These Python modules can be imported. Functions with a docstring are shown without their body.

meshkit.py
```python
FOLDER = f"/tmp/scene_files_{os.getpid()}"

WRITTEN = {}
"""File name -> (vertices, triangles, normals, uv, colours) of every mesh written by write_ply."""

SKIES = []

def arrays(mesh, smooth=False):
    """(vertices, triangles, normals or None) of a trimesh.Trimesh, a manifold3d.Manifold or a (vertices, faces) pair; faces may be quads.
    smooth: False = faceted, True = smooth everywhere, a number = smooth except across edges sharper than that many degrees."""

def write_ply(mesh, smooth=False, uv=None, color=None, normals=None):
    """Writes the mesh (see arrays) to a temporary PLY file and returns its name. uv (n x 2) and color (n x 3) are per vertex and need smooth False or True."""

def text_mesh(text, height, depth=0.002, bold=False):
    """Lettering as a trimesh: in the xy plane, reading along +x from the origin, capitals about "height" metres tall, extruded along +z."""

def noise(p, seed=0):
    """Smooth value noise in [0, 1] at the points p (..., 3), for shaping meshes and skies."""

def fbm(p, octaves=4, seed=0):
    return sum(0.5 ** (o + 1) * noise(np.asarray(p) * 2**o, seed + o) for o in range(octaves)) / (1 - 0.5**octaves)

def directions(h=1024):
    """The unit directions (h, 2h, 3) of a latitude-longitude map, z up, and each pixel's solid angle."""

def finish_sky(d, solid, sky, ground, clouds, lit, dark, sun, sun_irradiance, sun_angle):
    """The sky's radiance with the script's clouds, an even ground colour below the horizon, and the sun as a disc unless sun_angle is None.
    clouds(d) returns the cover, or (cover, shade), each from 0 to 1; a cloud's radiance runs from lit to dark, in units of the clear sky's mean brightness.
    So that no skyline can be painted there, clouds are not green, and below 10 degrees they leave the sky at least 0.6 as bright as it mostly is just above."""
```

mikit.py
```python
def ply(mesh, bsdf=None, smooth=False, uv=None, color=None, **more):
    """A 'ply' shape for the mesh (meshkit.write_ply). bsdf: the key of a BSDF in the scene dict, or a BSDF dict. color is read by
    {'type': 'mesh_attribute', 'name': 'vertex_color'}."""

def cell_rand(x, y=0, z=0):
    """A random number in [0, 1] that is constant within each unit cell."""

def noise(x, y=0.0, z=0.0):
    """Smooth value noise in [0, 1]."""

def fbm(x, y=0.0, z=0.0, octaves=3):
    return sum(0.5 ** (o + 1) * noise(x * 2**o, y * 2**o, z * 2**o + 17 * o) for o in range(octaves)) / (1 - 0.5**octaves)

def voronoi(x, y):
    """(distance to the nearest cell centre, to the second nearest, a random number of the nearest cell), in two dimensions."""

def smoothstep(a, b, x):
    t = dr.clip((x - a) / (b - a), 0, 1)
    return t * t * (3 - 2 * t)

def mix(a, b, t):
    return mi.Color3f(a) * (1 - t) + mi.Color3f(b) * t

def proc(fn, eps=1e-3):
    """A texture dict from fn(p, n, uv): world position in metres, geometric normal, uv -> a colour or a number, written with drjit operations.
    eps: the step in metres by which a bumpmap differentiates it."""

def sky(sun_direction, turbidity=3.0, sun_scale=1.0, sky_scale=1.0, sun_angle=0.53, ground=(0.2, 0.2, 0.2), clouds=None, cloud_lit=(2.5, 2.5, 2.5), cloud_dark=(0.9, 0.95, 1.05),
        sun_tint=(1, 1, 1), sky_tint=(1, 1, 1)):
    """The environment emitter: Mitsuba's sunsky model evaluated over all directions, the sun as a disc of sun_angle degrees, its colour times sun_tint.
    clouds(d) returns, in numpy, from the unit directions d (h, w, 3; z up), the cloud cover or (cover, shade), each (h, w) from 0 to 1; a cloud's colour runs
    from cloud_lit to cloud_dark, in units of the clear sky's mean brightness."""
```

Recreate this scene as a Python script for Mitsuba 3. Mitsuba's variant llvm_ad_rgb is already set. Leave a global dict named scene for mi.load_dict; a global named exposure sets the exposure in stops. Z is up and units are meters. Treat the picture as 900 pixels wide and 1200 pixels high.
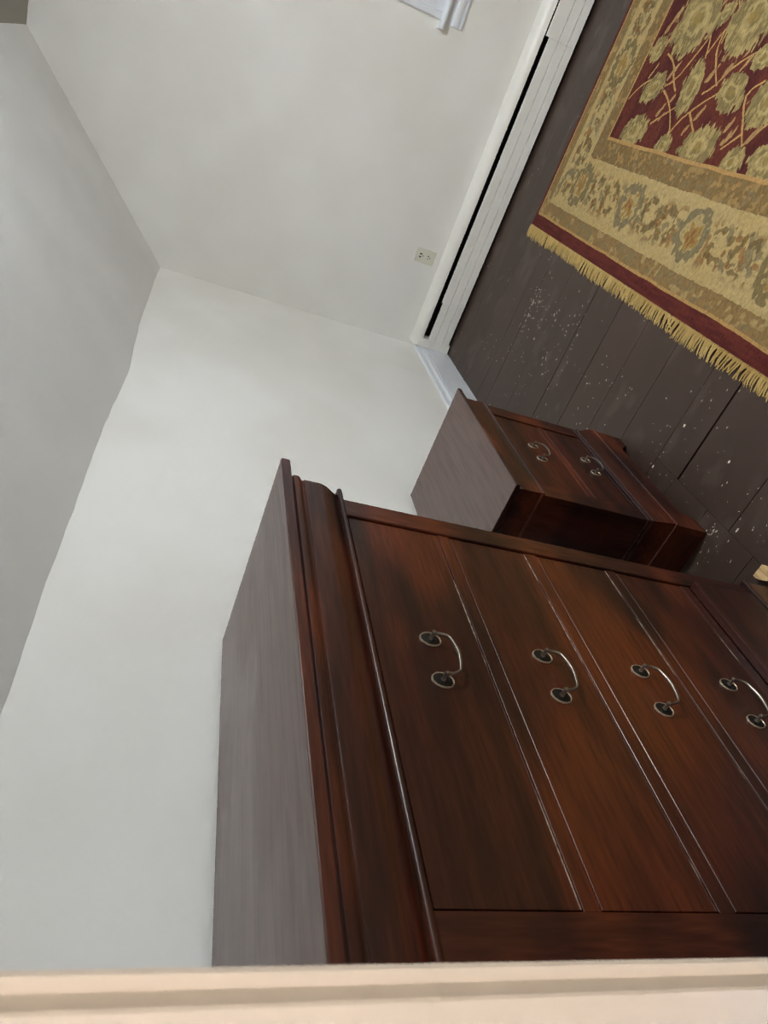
import math, random
import numpy as np, trimesh
import drjit as dr
import mitsuba as mi
import mikit, meshkit
from mikit import proc, noise, fbm, smoothstep, mix, voronoi, cell_rand, ply

# ------------------------------------------------------------------ camera, light, exposure
T = mi.ScalarTransform4f
scene, labels = {'type': 'scene'}, {}
CAM = np.array([-3.77075, -1.10312, 1.47332])
RT = np.array([0.56087658, -0.80375038, 0.19850134])      # picture's "up" direction (the phone was held sideways)
FW = np.array([0.81098238, 0.48516796, -0.32698567])
scene['camera'] = {'type': 'thinlens', 'fov': 2 * math.degrees(math.atan(450 / 807.9)), 'fov_axis': 'x',
                   'to_world': T().look_at(origin=CAM.tolist(), target=(CAM + FW).tolist(), up=RT.tolist()),
                   'aperture_radius': 0.0011, 'focus_distance': 1.5, 'near_clip': 0.01, 'far_clip': 60.0}
# dim dusk outside the window
scene['sky'] = {'type': 'constant', 'radiance': {'type': 'rgb', 'value': [0.10, 0.13, 0.18]}}
LAMP = (-2.0, -1.95, 2.17)          # flush ceiling lamp, cool white
LAMP_RAD = [29.5, 31.2, 32.0]
HALL_LAMP = (-4.75, -0.88, 2.12)    # warm lamp in the hall behind the camera
HALL_RAD = [11.0, 8.6, 6.9]
exposure = 2.37

# ------------------------------------------------------------------ helpers
def lin(*c):
    return [((v / 255) / 12.92 if v <= 10.3 else ((v / 255 + 0.055) / 1.055) ** 2.4) for v in c]

def numbered(name):
    if name not in scene and name not in labels: return name
    k = 1
    while f'{name}_{k:03d}' in scene or f'{name}_{k:03d}' in labels: k += 1
    return f'{name}_{k:03d}'

def obj(name, mesh, bsdf, parent=None, smooth=False, label=None, cat=None, group=None, kind=None, **more):
    key = numbered((parent + '__' if parent else '') + name)
    scene[key] = ply(mesh, bsdf, smooth=smooth, **more)
    d = {}
    if label: d['label'] = label
    if cat: d['category'] = cat
    if group: d['group'] = group
    if kind: d['kind'] = kind
    if d: labels[key] = d
    return key

def thing(name, label, cat, group=None):
    key = numbered(name); labels[key] = {'label': label, 'category': cat}
    if group: labels[key]['group'] = group
    return key

def struct(name, mesh, bsdf, label, smooth=False, parent=None, **more):
    return obj(name, mesh, bsdf, parent, smooth, label=label, kind='structure', **more)

def cat_(ms): return trimesh.util.concatenate(ms)

def box(x0, x1, y0, y1, z0, z1, c=0.0):
    """a box, its edges chamfered by c"""
    if c <= 0:
        return trimesh.creation.box(bounds=[[x0, y0, z0], [x1, y1, z1]])
    pts = []
    for x, sx in ((x0, 1), (x1, -1)):
        for y, sy in ((y0, 1), (y1, -1)):
            for z, sz in ((z0, 1), (z1, -1)):
                pts += [(x, y + sy * c, z + sz * c), (x + sx * c, y, z + sz * c), (x + sx * c, y + sy * c, z)]
    return trimesh.convex.convex_hull(np.array(pts))

def loft(x0, x1, yf, yb, prof):
    """a block whose front, left and right sides follow the moulding prof = [(inset, z), ...] from the bottom up; the back is plain"""
    v, f = [], []
    for i, z in prof:
        v += [(x0 + i, yf + i, z), (x1 - i, yf + i, z), (x1 - i, yb, z), (x0 + i, yb, z)]
    n = len(prof)
    for k in range(n - 1):
        for a in range(4):
            b = (a + 1) % 4
            q = [4 * k + a, 4 * k + b, 4 * k + 4 + b, 4 * k + 4 + a]
            f += [[q[0], q[1], q[2]], [q[0], q[2], q[3]]]
    f += [[0, 2, 1], [0, 3, 2]]
    t = 4 * (n - 1)
    f += [[t, t + 1, t + 2], [t, t + 2, t + 3]]
    return trimesh.Trimesh(np.array(v), np.array(f), process=False)

def extrude_poly(pts, axis, a, b):
    """the polygon pts (in the two other axes, in order) as a prism from a to b along the axis"""
    from shapely.geometry import Polygon
    m = trimesh.creation.extrude_polygon(Polygon(pts), b - a, engine='earcut')
    v = m.vertices.copy(); v[:, 2] += a
    if axis == 'x': w = np.stack([v[:, 2], v[:, 0], v[:, 1]], 1)
    elif axis == 'y': w = np.stack([v[:, 0], v[:, 2], v[:, 1]], 1)
    else: w = v
    m = trimesh.Trimesh(w, m.faces, process=False)
    if m.volume < 0: m.invert()
    return m

def tube(pts, radii, sides=10):
    p = np.asarray(pts, float); n = len(p)
    r = np.broadcast_to(radii, (n,))
    t = np.gradient(p, axis=0); t /= np.linalg.norm(t, axis=1, keepdims=True)
    a = np.cross(t, np.where(np.abs(t[:, 1:2]) < 0.9, [0, 1.0, 0], [1.0, 0, 0])); a /= np.linalg.norm(a, axis=1, keepdims=True)
    b = np.cross(t, a); an = np.arange(sides) * 2 * np.pi / sides
    v = p[:, None] + r[:, None, None] * (np.cos(an)[None, :, None] * a[:, None] + np.sin(an)[None, :, None] * b[:, None])
    v = np.vstack([v.reshape(-1, 3), p[:1], p[-1:]])
    f = []
    for i in range(n - 1):
        for j in range(sides):
            k = (j + 1) % sides
            q = [i * sides + j, i * sides + k, (i + 1) * sides + k, (i + 1) * sides + j]
            f += [[q[0], q[2], q[1]], [q[0], q[3], q[2]]]
    for j in range(sides):
        k = (j + 1) % sides
        f += [[n * sides, j, k], [n * sides + 1, (n - 1) * sides + k, (n - 1) * sides + j]]
    m = trimesh.Trimesh(v, np.array(f), process=False)
    if m.volume < 0: m.invert()
    return m

def smooth_curve(pts, n):
    from scipy.interpolate import PchipInterpolator
    p = np.asarray(pts, float)
    s = np.r_[0, np.cumsum(np.linalg.norm(np.diff(p, axis=0), axis=1))]
    return PchipInterpolator(s, p)(np.linspace(0, s[-1], n))

# ------------------------------------------------------------------ materials
def plain(name, rgb, rough=0.5, spec=0.5, metallic=0.0, **more):
    scene[name] = {'type': 'twosided', 'bsdf': {'type': 'principled', 'base_color': {'type': 'rgb', 'value': rgb}, 'roughness': rough, 'specular': spec, 'metallic': metallic, **more}}
    return name

def bumped(name, color, rough, bump, scale, spec=0.5, eps=1e-3, **more):
    inner = {'type': 'principled', 'base_color': color, 'roughness': rough, 'specular': spec, **more}
    if bump is not None:
        inner = {'type': 'bumpmap', 'arbitrary': proc(bump, eps), 'scale': scale, 'bsdf': inner}
    scene[name] = {'type': 'twosided', 'bsdf': inner}
    return name

def wall_bump(p, n, uv):
    lumps = fbm(p.x * 9, p.y * 9, p.z * 9, 2) * 0.0008
    roll = noise(p.x * 140, p.y * 140, p.z * 140) * 0.00016
    # cracks and filled spots in the old plaster
    w = fbm(p.x * 3.1 + 4, p.y * 3.1, p.z * 3.1, 3)
    crack = smoothstep(0.012, 0.0, dr.abs(w - 0.5)) * smoothstep(0.52, 0.70, noise(p.x * 2.2 + 7, p.y * 2.2, p.z * 2.2))
    return lumps + roll + crack * 0.0010

def wall_color(p, n, uv):
    s = fbm(p.x * 2.3, p.y * 2.3, p.z * 2.3, 3)
    return mix(lin(231, 230, 225), lin(237, 237, 234), smoothstep(0.3, 0.7, s))
bumped('wall_paint', proc(wall_color), 0.6, wall_bump, 1.0, 0.3)

def ceil_color(p, n, uv):
    return mix(lin(211, 211, 209), lin(219, 219, 217), smoothstep(0.3, 0.7, fbm(p.x * 2.3, p.y * 2.3, p.z * 2.3, 3)))
bumped('ceiling_paint', proc(ceil_color), 0.7, wall_bump, 1.0, 0.2)
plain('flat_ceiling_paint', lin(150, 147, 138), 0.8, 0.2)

def trim_bump(p, n, uv):
    return noise(p.x * 60, p.y * 60, p.z * 14) * 0.0006
def white_trim(p, n, uv):
    return mix(lin(218, 223, 232), lin(228, 232, 238), fbm(p.x * 20, p.y * 20, p.z * 20, 2))
bumped('white_trim', proc(white_trim), 0.28, trim_bump, 0.35, 0.5)
def casing_bump(p, n, uv):
    w = fbm(p.x * 30, p.y * 60, p.z * 22 + 3, 3)
    return w * 0.0011 + smoothstep(0.10, 0.0, dr.abs(noise(p.y * 110, p.z * 45, 2) - 0.5)) * smoothstep(0.55, 0.75, noise(p.y * 35, p.z * 16, 9)) * 0.0006
plain('cream_core', lin(225, 214, 196), 0.4)
bumped('cream_trim', {'type': 'rgb', 'value': lin(238, 234, 226)}, 0.4, casing_bump, 1.0, 0.4)
def heater_color(p, n, uv):
    return mix(lin(238, 237, 231), lin(244, 243, 238), fbm(p.y * 7, p.z * 30, 0, 2))
bumped('heater_paint', proc(heater_color), 0.35, None, 0, 0.5)
plain('groove_grey', lin(110, 108, 104), 0.6)
plain('dark_fins', lin(20, 19, 18), 0.7, 0.2)
plain('outlet_plastic', lin(226, 225, 212), 0.35)
plain('hole_black', lin(12, 12, 12), 0.6, 0.2)
plain('subfloor', lin(20, 16, 14), 0.9, 0.1)

# floor paint: worn dark brown
def floor_color(p, n, uv):
    r = cell_rand(dr.floor(p.x * 5.02 + 0.3), 0, 3)
    c = mix(lin(60, 46, 40), lin(70, 54, 46), r * 0.4 + 0.6 * fbm(p.x * 5, p.y * 2.2, 0, 3))
    dust = smoothstep(0.58, 0.85, fbm(p.x * 14, p.y * 9, 3, 3)) * 0.2
    c = mix(c, lin(104, 92, 84), dust)
    # fine pale specks, thick where the paint has rubbed off
    d1, d2, rr = voronoi(p.x * 95, p.y * 62)
    area = smoothstep(0.50, 0.70, noise(p.x * 6.5 + 3.3, p.y * 6.5 + 1.7, 1))
    speck = smoothstep(0.30, 0.12, d1) * smoothstep(0.982, 0.996, rr + 0.03 * area - 0.016)
    return mix(c, lin(178, 170, 158), speck * 0.75)
def floor_bump(p, n, uv):
    return fbm(p.x * 60, p.y * 8, 0, 3) * 0.0007 + fbm(p.x * 5, p.y * 3, 0, 2) * 0.0012
bumped('floor_paint', proc(floor_color), 0.42, floor_bump, 1.0, 0.4)
plain('chip_white', lin(205, 198, 186), 0.7, 0.2)

# wood: dark cherry, along x, along z, along y
def wood(gx, gy, gz, dark=(32, 11, 7), mid=(58, 21, 10), hot=(114, 50, 18), fig=1.0):
    def fn(p, n, uv):
        x, y, z = p.x * gx, p.y * gy, p.z * gz
        warp = fbm(p.x * 4, p.y * 4, p.z * 4, 2) * 2.0
        grain = fbm(x * 26 + warp, y * 26 + warp, z * 26, 3)
        fine = noise(x * 190, y * 190, z * 190)
        flame = smoothstep(0.40, 0.74, fbm(p.x * 3.4 + 1.3, p.y * 3.0, p.z * 6.5 + 0.6, 3))
        c = mix(lin(*dark), lin(*mid), smoothstep(0.25, 0.72, grain))
        c = mix(c, lin(*hot), flame * 0.62 * fig * (0.65 + 0.35 * fine))
        pore = noise(x * 420 + 3, y * 420, z * 420)
        return c * (0.62 + 0.42 * fine + 0.36 * pore)
    return fn
def wood_bump(gx, gy, gz):
    return lambda p, n, uv: noise(p.x * gx * 260, p.y * gy * 260, p.z * gz * 260) * 0.00005
def wood_mat(name, g, rough=0.34, **k):
    bumped(name, proc(wood(*g, **k)), rough, wood_bump(*g), 1.0, 0.5, 4e-4, clearcoat=0.25, clearcoat_gloss=0.86)
wood_mat('wood_across', (0.10, 1, 1))
wood_mat('wood_upright', (1, 1, 0.10), fig=0.75)
wood_mat('wood_plain', (0.10, 1, 1), fig=0.35)
wood_mat('wood_depth', (1, 0.10, 1), fig=0.6)
def top_fn(p, n, uv):
    c = mix(lin(70, 45, 40), lin(82, 54, 48), smoothstep(0.25, 0.75, 0.5 * fbm(p.x * 5, p.y * 60, 1, 3) + 0.5 * noise(p.x * 14, p.y * 230, 2)))
    worn = smoothstep(0.58, 0.68, fbm(p.x * 11 + p.y * 5, p.y * 44, 3, 3)) * smoothstep(0.45, 0.6, noise(p.x * 5, p.y * 6, 8))
    return mix(c, lin(70, 34, 28), worn * 0.6)
def top_rough(p, n, uv):
    return 0.30 + 0.08 * smoothstep(0.40, 0.7, fbm(p.x * 5, p.y * 9, 5, 2))
def top_bump(p, n, uv):
    return noise(p.x * 20, p.y * 210, 0) * 0.00008 - smoothstep(0.62, 0.72, fbm(p.x * 9, p.y * 30, 3, 3)) * 0.0001
bumped('wood_top', proc(top_fn), proc(top_rough), top_bump, 1.0, 1.0, 5e-4, clearcoat=1.0, clearcoat_gloss=0.7)
plain('wood_dark', lin(34, 14, 10), 0.5)
# edges where the finish is rubbed through
def worn_edge(p, n, uv):
    w = smoothstep(0.46, 0.60, fbm(p.x * 13, p.z * 3, 4, 3))
    return mix(lin(66, 30, 20), lin(196, 178, 160), w * (0.15 + 0.6 * noise(p.x * 160, 0, 1)))
bumped('worn_edge', proc(worn_edge), 0.5, None, 0, 0.4)

plain('pewter', lin(150, 142, 132), 0.24, 0.5, 0.95)
plain('dark_pewter', lin(44, 43, 40), 0.42, 0.5, 0.75)
plain('rim_pewter', lin(196, 178, 160), 0.36, 0.5, 0.7)
def pale_wood(p, n, uv):
    return mix(lin(222, 190, 140), lin(196, 156, 104), smoothstep(0.45, 0.65, fbm(p.x * 6, p.y * 150, p.z * 150, 2)))
bumped('pale_wood', proc(pale_wood), 0.5, None, 0, 0.4)
plain('glass_white', lin(240, 240, 235), 0.3)
scene['pane_glass'] = {'type': 'thindielectric', 'int_ior': 1.5}

# ------------------------------------------------------------------ room shell
H = 1.628; SY, SZ = 0.826, 2.326; RB = -4.4                    # knee wall height, slope's upper edge, opposite wall
XL = -3.545                                                  # room face of the left wall
HX = -5.2
K = 0.012

def grid_quad(a, b, c, d, nu, nv):
    a, b, c, d = (np.array(q, float) for q in (a, b, c, d))
    u, v = np.meshgrid(np.linspace(0, 1, nu + 1), np.linspace(0, 1, nv + 1), indexing='ij')
    u, v = u[..., None], v[..., None]
    P = (a * (1 - u) + b * u) * (1 - v) + (d * (1 - u) + c * u) * v
    i, j = np.meshgrid(np.arange(nu), np.arange(nv), indexing='ij')
    q = np.stack([i * (nv + 1) + j, (i + 1) * (nv + 1) + j, (i + 1) * (nv + 1) + j + 1, i * (nv + 1) + j + 1], -1).reshape(-1, 4)
    return P.reshape(-1, 3), np.vstack([q[:, [0, 1, 2]], q[:, [0, 2, 3]]])

def wavy_top(x):                                              # the hand-plastered line where wall and slope meet
    return (-0.016 * np.exp(-((x + 1.35) / 0.28) ** 2) + 0.006 * (meshkit.fbm(np.stack([x * 2.3, 0 * x, 0 * x], -1), 4, 5) - 0.5) * 2
            + 0.004 * (meshkit.noise(np.stack([x * 17, 0 * x, 0 * x], -1), 8) - 0.5))

# back wall (behind the chest): a slab, its top edge following the hand-plastered line
xs = np.linspace(XL - 0.10, 0.10, 160)
tz = H + wavy_top(xs)
wall_pts = [(xs[0], 0.0), (xs[-1], 0.0)] + [(x, z) for x, z in zip(xs[::-1], tz[::-1])]
struct('wall_back', extrude_poly(wall_pts, 'y', 0.0, 0.12), 'wall_paint', 'low white plaster wall behind the wooden chest and nightstand')

# sloped ceiling: thick sheet from the knee wall up to the flat ceiling
v, f = [], []
xs2 = np.linspace(XL - 0.10, 0.10, 160)
ts = np.linspace(0, 1, 14)
for x, w in zip(xs2, wavy_top(xs2)):
    for t in ts:
        v.append((x, -SY * t, (H + w) * (1 - t) + SZ * t))
n = len(ts)
for i in range(len(xs2) - 1):
    for j in range(n - 1):
        q = [i * n + j, (i + 1) * n + j, (i + 1) * n + j + 1, i * n + j + 1]
        f += [[q[0], q[2], q[1]], [q[0], q[3], q[2]]]
under = len(v)
up = np.array(v) + [0, 0.09, 0.11]
v = np.vstack([v, up])
f += [[a + under, c + under, b + under] for a, b, c in f[:]]
m = len(xs2)
def rim(ids):
    for a, b in zip(ids[:-1], ids[1:]):
        f.extend([[a, b, b + under], [a, b + under, a + under]])
rim([i * n for i in range(m)]); rim([i * n + n - 1 for i in range(m)][::-1]); rim(list(range(n))[::-1]); rim([(m - 1) * n + j for j in range(n)])
slope = trimesh.Trimesh(np.array(v), np.array(f), process=False); trimesh.repair.fix_normals(slope)
struct('sloped_ceiling', slope, 'ceiling_paint', 'grey-white sloping attic ceiling above the low wall', smooth=25)
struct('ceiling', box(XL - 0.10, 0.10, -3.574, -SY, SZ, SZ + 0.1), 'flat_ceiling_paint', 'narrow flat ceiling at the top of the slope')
struct('sloped_ceiling', extrude_poly([(-3.574, SZ), (RB, H), (RB - 0.09, H + 0.11), (-3.574, SZ + 0.12)], 'x', XL - 0.10, 0.10), 'ceiling_paint', 'second sloping ceiling on the far side of the room')
struct('wall_front', box(XL - 0.10, 0.10, RB - 0.12, RB, 0, H), 'wall_paint', 'low white wall opposite the chest')

# right wall with the window opening
WY0, WY1, WZ0, WZ1 = -2.78, -1.575, 0.672, 1.98
prof_wall = [(0.0, 0.0), (0.0, H + 0.02), (-SY, SZ + 0.02), (-3.574, SZ + 0.02), (RB, H + 0.02), (RB, 0.0)]
from shapely.geometry import Polygon
pw = Polygon(prof_wall, [[(WY0, WZ0), (WY1, WZ0), (WY1, WZ1), (WY0, WZ1)]])
mw = trimesh.creation.extrude_polygon(pw, 0.12, engine='earcut')
mw = trimesh.Trimesh(np.stack([mw.vertices[:, 2], mw.vertices[:, 0], mw.vertices[:, 1]], 1), mw.faces, process=False)
if mw.volume < 0: mw.invert()
struct('wall_right', mw, 'wall_paint', 'tall off-white plaster wall with the outlet, heater and window')

# left wall: a doorway the picture is taken through, its far jamb splayed
struct('wall_left', cat_([
    extrude_poly([(-3.612, -0.70), (XL, -0.50), (XL, 0.0), (-3.612, 0.0)], 'z', 0.0, H),
    extrude_poly([(-3.612, -1.95), (XL, -1.95), (XL, RB), (-3.612, RB)], 'z', 0.0, H),
    box(-3.612, XL, -1.95, -0.70, 2.08, SZ)]), 'wall_paint', 'wall with the open doorway at the near end of the room')
# gable pieces above the low walls, up to the slopes
struct('wall_left', cat_([
    extrude_poly([(-0.0, H), (-0.70, H), (-0.70, SZ), (-SY, SZ)], 'x', -3.612, XL),
    extrude_poly([(RB, H), (-1.95, H), (-1.95, SZ), (-3.574, SZ)], 'x', -3.612, XL)]), 'wall_paint', 'upper gable part of the doorway wall')
# hall
struct('wall_hall', cat_([box(HX - 0.1, HX, -3.2, 0.4, 0, 2.35), box(HX, -3.612, -3.3, -3.2, 0, 2.35), box(HX, -3.646, 0.3, 0.4, 0, 2.35)]), 'wall_paint', 'hall walls behind the viewpoint')
struct('ceiling_hall', box(HX - 0.1, XL - 0.06, -3.3, 0.4, 2.35, 2.42), 'ceiling_paint', 'hall ceiling behind the viewpoint')

# door casing, in steps, cream paint with lumpy edges
ZT = 2.08
def casing_mesh(poly, seed, z0=0.0, z1=ZT, nz=340, amp=0.0011):
    poly = np.array(poly, float); n = len(poly); v = []
    zs = np.linspace(z0, z1, nz)
    for z in zs:
        d = meshkit.fbm(np.stack([poly[:, 0] * 25, poly[:, 1] * 25, np.full(n, z * 26)], -1), 4, seed) - 0.5
        e = meshkit.noise(np.stack([poly[:, 0] * 60, poly[:, 1] * 60, np.full(n, z * 110)], -1), seed + 3)
        w = np.clip((e - 0.80) / 0.2, 0, 1)
        off = np.stack([d * amp * 1.4 - w * 0.0003, d * amp * 2.0 + w * 0.0009], -1)
        v += [(x + ox, y + oy, z) for (x, y), (ox, oy) in zip(poly, off)]
    f = []
    for k in range(nz - 1):
        for a in range(n):
            b = (a + 1) % n
            q = [k * n + a, k * n + b, (k + 1) * n + b, (k + 1) * n + a]
            f += [[q[0], q[1], q[2]], [q[0], q[2], q[3]]]
    for a in range(1, n - 1):
        f += [[0, a + 1, a], [(nz - 1) * n, (nz - 1) * n + a, (nz - 1) * n + a + 1]]
    m = trimesh.Trimesh(np.array(v), np.array(f), process=False)
    if m.volume < 0: m.invert()
    return m
cas = [(-3.612, -0.737), (-3.6185, -0.7555), (-3.6205, -0.7545), (-3.6205, -0.741), (-3.6210, -0.7395), (-3.6275, -0.7395), (-3.6290, -0.7380), (-3.6290, -0.635), (-3.612, -0.635)]
struct('trim_1', casing_mesh(cas[::-1], 11), 'cream_trim', 'cream painted stepped door casing close to the camera', smooth=40)
cas2 = [(-3.612, -1.955), (-3.6275, -1.955), (-3.629, -1.957), (-3.629, -2.06), (-3.612, -2.06)]
struct('trim_2', casing_mesh(cas2, 12, nz=40), 'cream_trim', 'cream door casing on the other side of the doorway', smooth=40)

# floor: painted boards laid along y, short patch boards beside the nightstand
struct('floor', box(HX, 0.02, -4.42, 0.02, -0.06, -0.024), 'subfloor', 'floor of dark brown painted boards with pale paint specks')
seams = [0.0, -0.215, -0.435, -0.652, -0.776, -0.994, -1.247, -1.450, -1.648, -1.847, -2.052, -2.182, -2.449, -2.66, -2.87, -3.08, -3.29, -3.50, -3.72, -3.93, -4.14, -4.35, -4.57, -4.78, -4.99, HX]
gaps = {-0.652: .0022, -0.776: .0034, -0.994: .0018, -1.247: .0050, -1.450: .0030, -1.648: .0016, -1.847: .0014, -2.052: .0018, -2.182: .0075, -2.449: .0022}
rf = random.Random(4)
def board(x1, x0, y0, y1, gl, gr):
    top = rf.uniform(-0.0008, 0.0)
    obj('board', box(x0 + gl / 2, x1 - gr / 2, y0, y1, -0.024, top, 0.0007), 'floor_paint', 'floor')
for a, b in zip(seams[:-1], seams[1:]):
    ga, gb = gaps.get(a, 0.0014), gaps.get(b, 0.0014)
    if a <= -2.052 and b >= -3.6:
        board(a, b, -4.42, -0.4803, gb, ga)
    else:
        board(a, b, -4.42, 0.02, gb, ga)
pseams = [-2.052, -2.170, -2.345, -2.56, -2.79, -3.05, -3.29, -3.50]
for a, b in zip(pseams[:-1], pseams[1:]):
    board(a, b, -0.4790, 0.02, .0014, .0014)

# baseboards
def bb_prof():
    return [(0, 0), (-0.020, 0), (-0.020, 0.148), (-0.013, 0.1505), (-0.013, 0.155), (-0.021, 0.158), (-0.022, 0.163), (-0.020, 0.169), (-0.011, 0.176), (-0.009, 0.188), (-0.012, 0.191), (-0.0125, 0.199), (-0.009, 0.204), (0, 0.205)]
struct('baseboard_back', extrude_poly(bb_prof(), 'x', XL, 0.0), 'white_trim', 'glossy white moulded baseboard along the back wall', smooth=35)
struct('baseboard_front', extrude_poly([(2 * 0 + RB - a, b) for a, b in bb_prof()], 'x', XL, 0.0), 'white_trim', 'white baseboard along the wall opposite the chest', smooth=35)

# window in the right wall (only the corner of its trim is in the picture)
w = 'window_1'
labels[w] = {'label': 'white framed window low on the right wall, only its sill corner in view', 'kind': 'structure'}
def casing_piece(y0, y1, z0, z1):
    return cat_([box(-0.018, -0.0005, y0, y1, z0, z1, 0.002), box(-0.026, -0.0175, y0 if y1 - y0 > .5 else (y1 - 0.028 if y1 > -2 else y0), y1 if y1 - y0 > .5 else (y1 if y1 > -2 else y0 + 0.028), (z1 - 0.028) if y1 - y0 > .5 else z0, z1, 0.003)])
obj('side_casing', casing_piece(-1.575, -1.470, 0.655, 2.08), 'white_trim', w)
obj('side_casing', casing_piece(-2.885, -2.780, 0.655, 2.08), 'white_trim', w)
obj('head_casing', casing_piece(-2.885, -1.470, 1.98, 2.085), 'white_trim', w)
nose = [(-0.0005, 0.630), (-0.038, 0.630), (-0.0425, 0.632), (-0.046, 0.637), (-0.047, 0.6425), (-0.046, 0.648), (-0.0425, 0.653), (-0.038, 0.655), (0.10, 0.655), (0.10, 0.630)]
nose = [(-0.0005, 0.630)] + nose[1:8] + [(-0.0005, 0.655)]
obj('sill', extrude_poly(nose, 'y', -2.918, -1.437), 'white_trim', w, smooth=40)
apr = [(-0.0005, 0.545), (-0.010, 0.545), (-0.013, 0.549), (-0.013, 0.557), (-0.008, 0.559), (-0.008, 0.562), (-0.016, 0.565), (-0.019, 0.575), (-0.019, 0.588), (-0.016, 0.596), (-0.009, 0.599), (-0.009, 0.604), (-0.013, 0.606), (-0.013, 0.6295), (-0.0005, 0.6295)]
obj('apron', extrude_poly(apr, 'y', -2.888, -1.467), 'white_trim', w, smooth=35)
fr = []
for y0, y1, z0, z1 in ((WY0, WY1, WZ0, WZ0 + .05), (WY0, WY1, WZ1 - .05, WZ1), (WY0, WY0 + .05, WZ0, WZ1), (WY1 - .05, WY1, WZ0, WZ1), (WY0, WY1, 1.30, 1.345)):
    fr.append(box(0.045, 0.085, y0, y1, z0, z1, 0.003))
obj('sash', cat_(fr), 'white_trim', w)
obj('pane', box(0.0655, 0.0665, WY0 + .05, WY1 - .05, WZ0 + .05, 1.30), 'pane_glass', w)
obj('pane', box(0.0655, 0.0665, WY0 + .05, WY1 - .05, 1.345, WZ1 - .05), 'pane_glass', w)

# ceiling lamp (out of frame): a flush dome of white glass
def dome(r, h, n=32):
    a = np.linspace(0.02, np.pi / 2, 12)
    return trimesh.creation.revolve(np.stack([r * np.sin(a), -h * np.cos(a)], 1), sections=n)
def lamp(name, at, r, h, rad, label, zc):
    k = thing(name, label, 'ceiling lamp')
    d = dome(r, h); d.apply_translation(at)
    nn = d.vertex_normals.mean(0)
    if d.face_normals[:, 2].mean() > 0: d.invert()
    scene[k + '__shade'] = ply(d, 'glass_white', smooth=True, emitter={'type': 'area', 'radiance': {'type': 'rgb', 'value': rad}})
    c = trimesh.creation.cylinder(r * 1.04, zc - at[2] - 0.001, sections=40); c.apply_translation([at[0], at[1], (zc - 0.001 + at[2]) / 2 + 0.0008])
    obj('base', c, 'glass_white', k)
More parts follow.
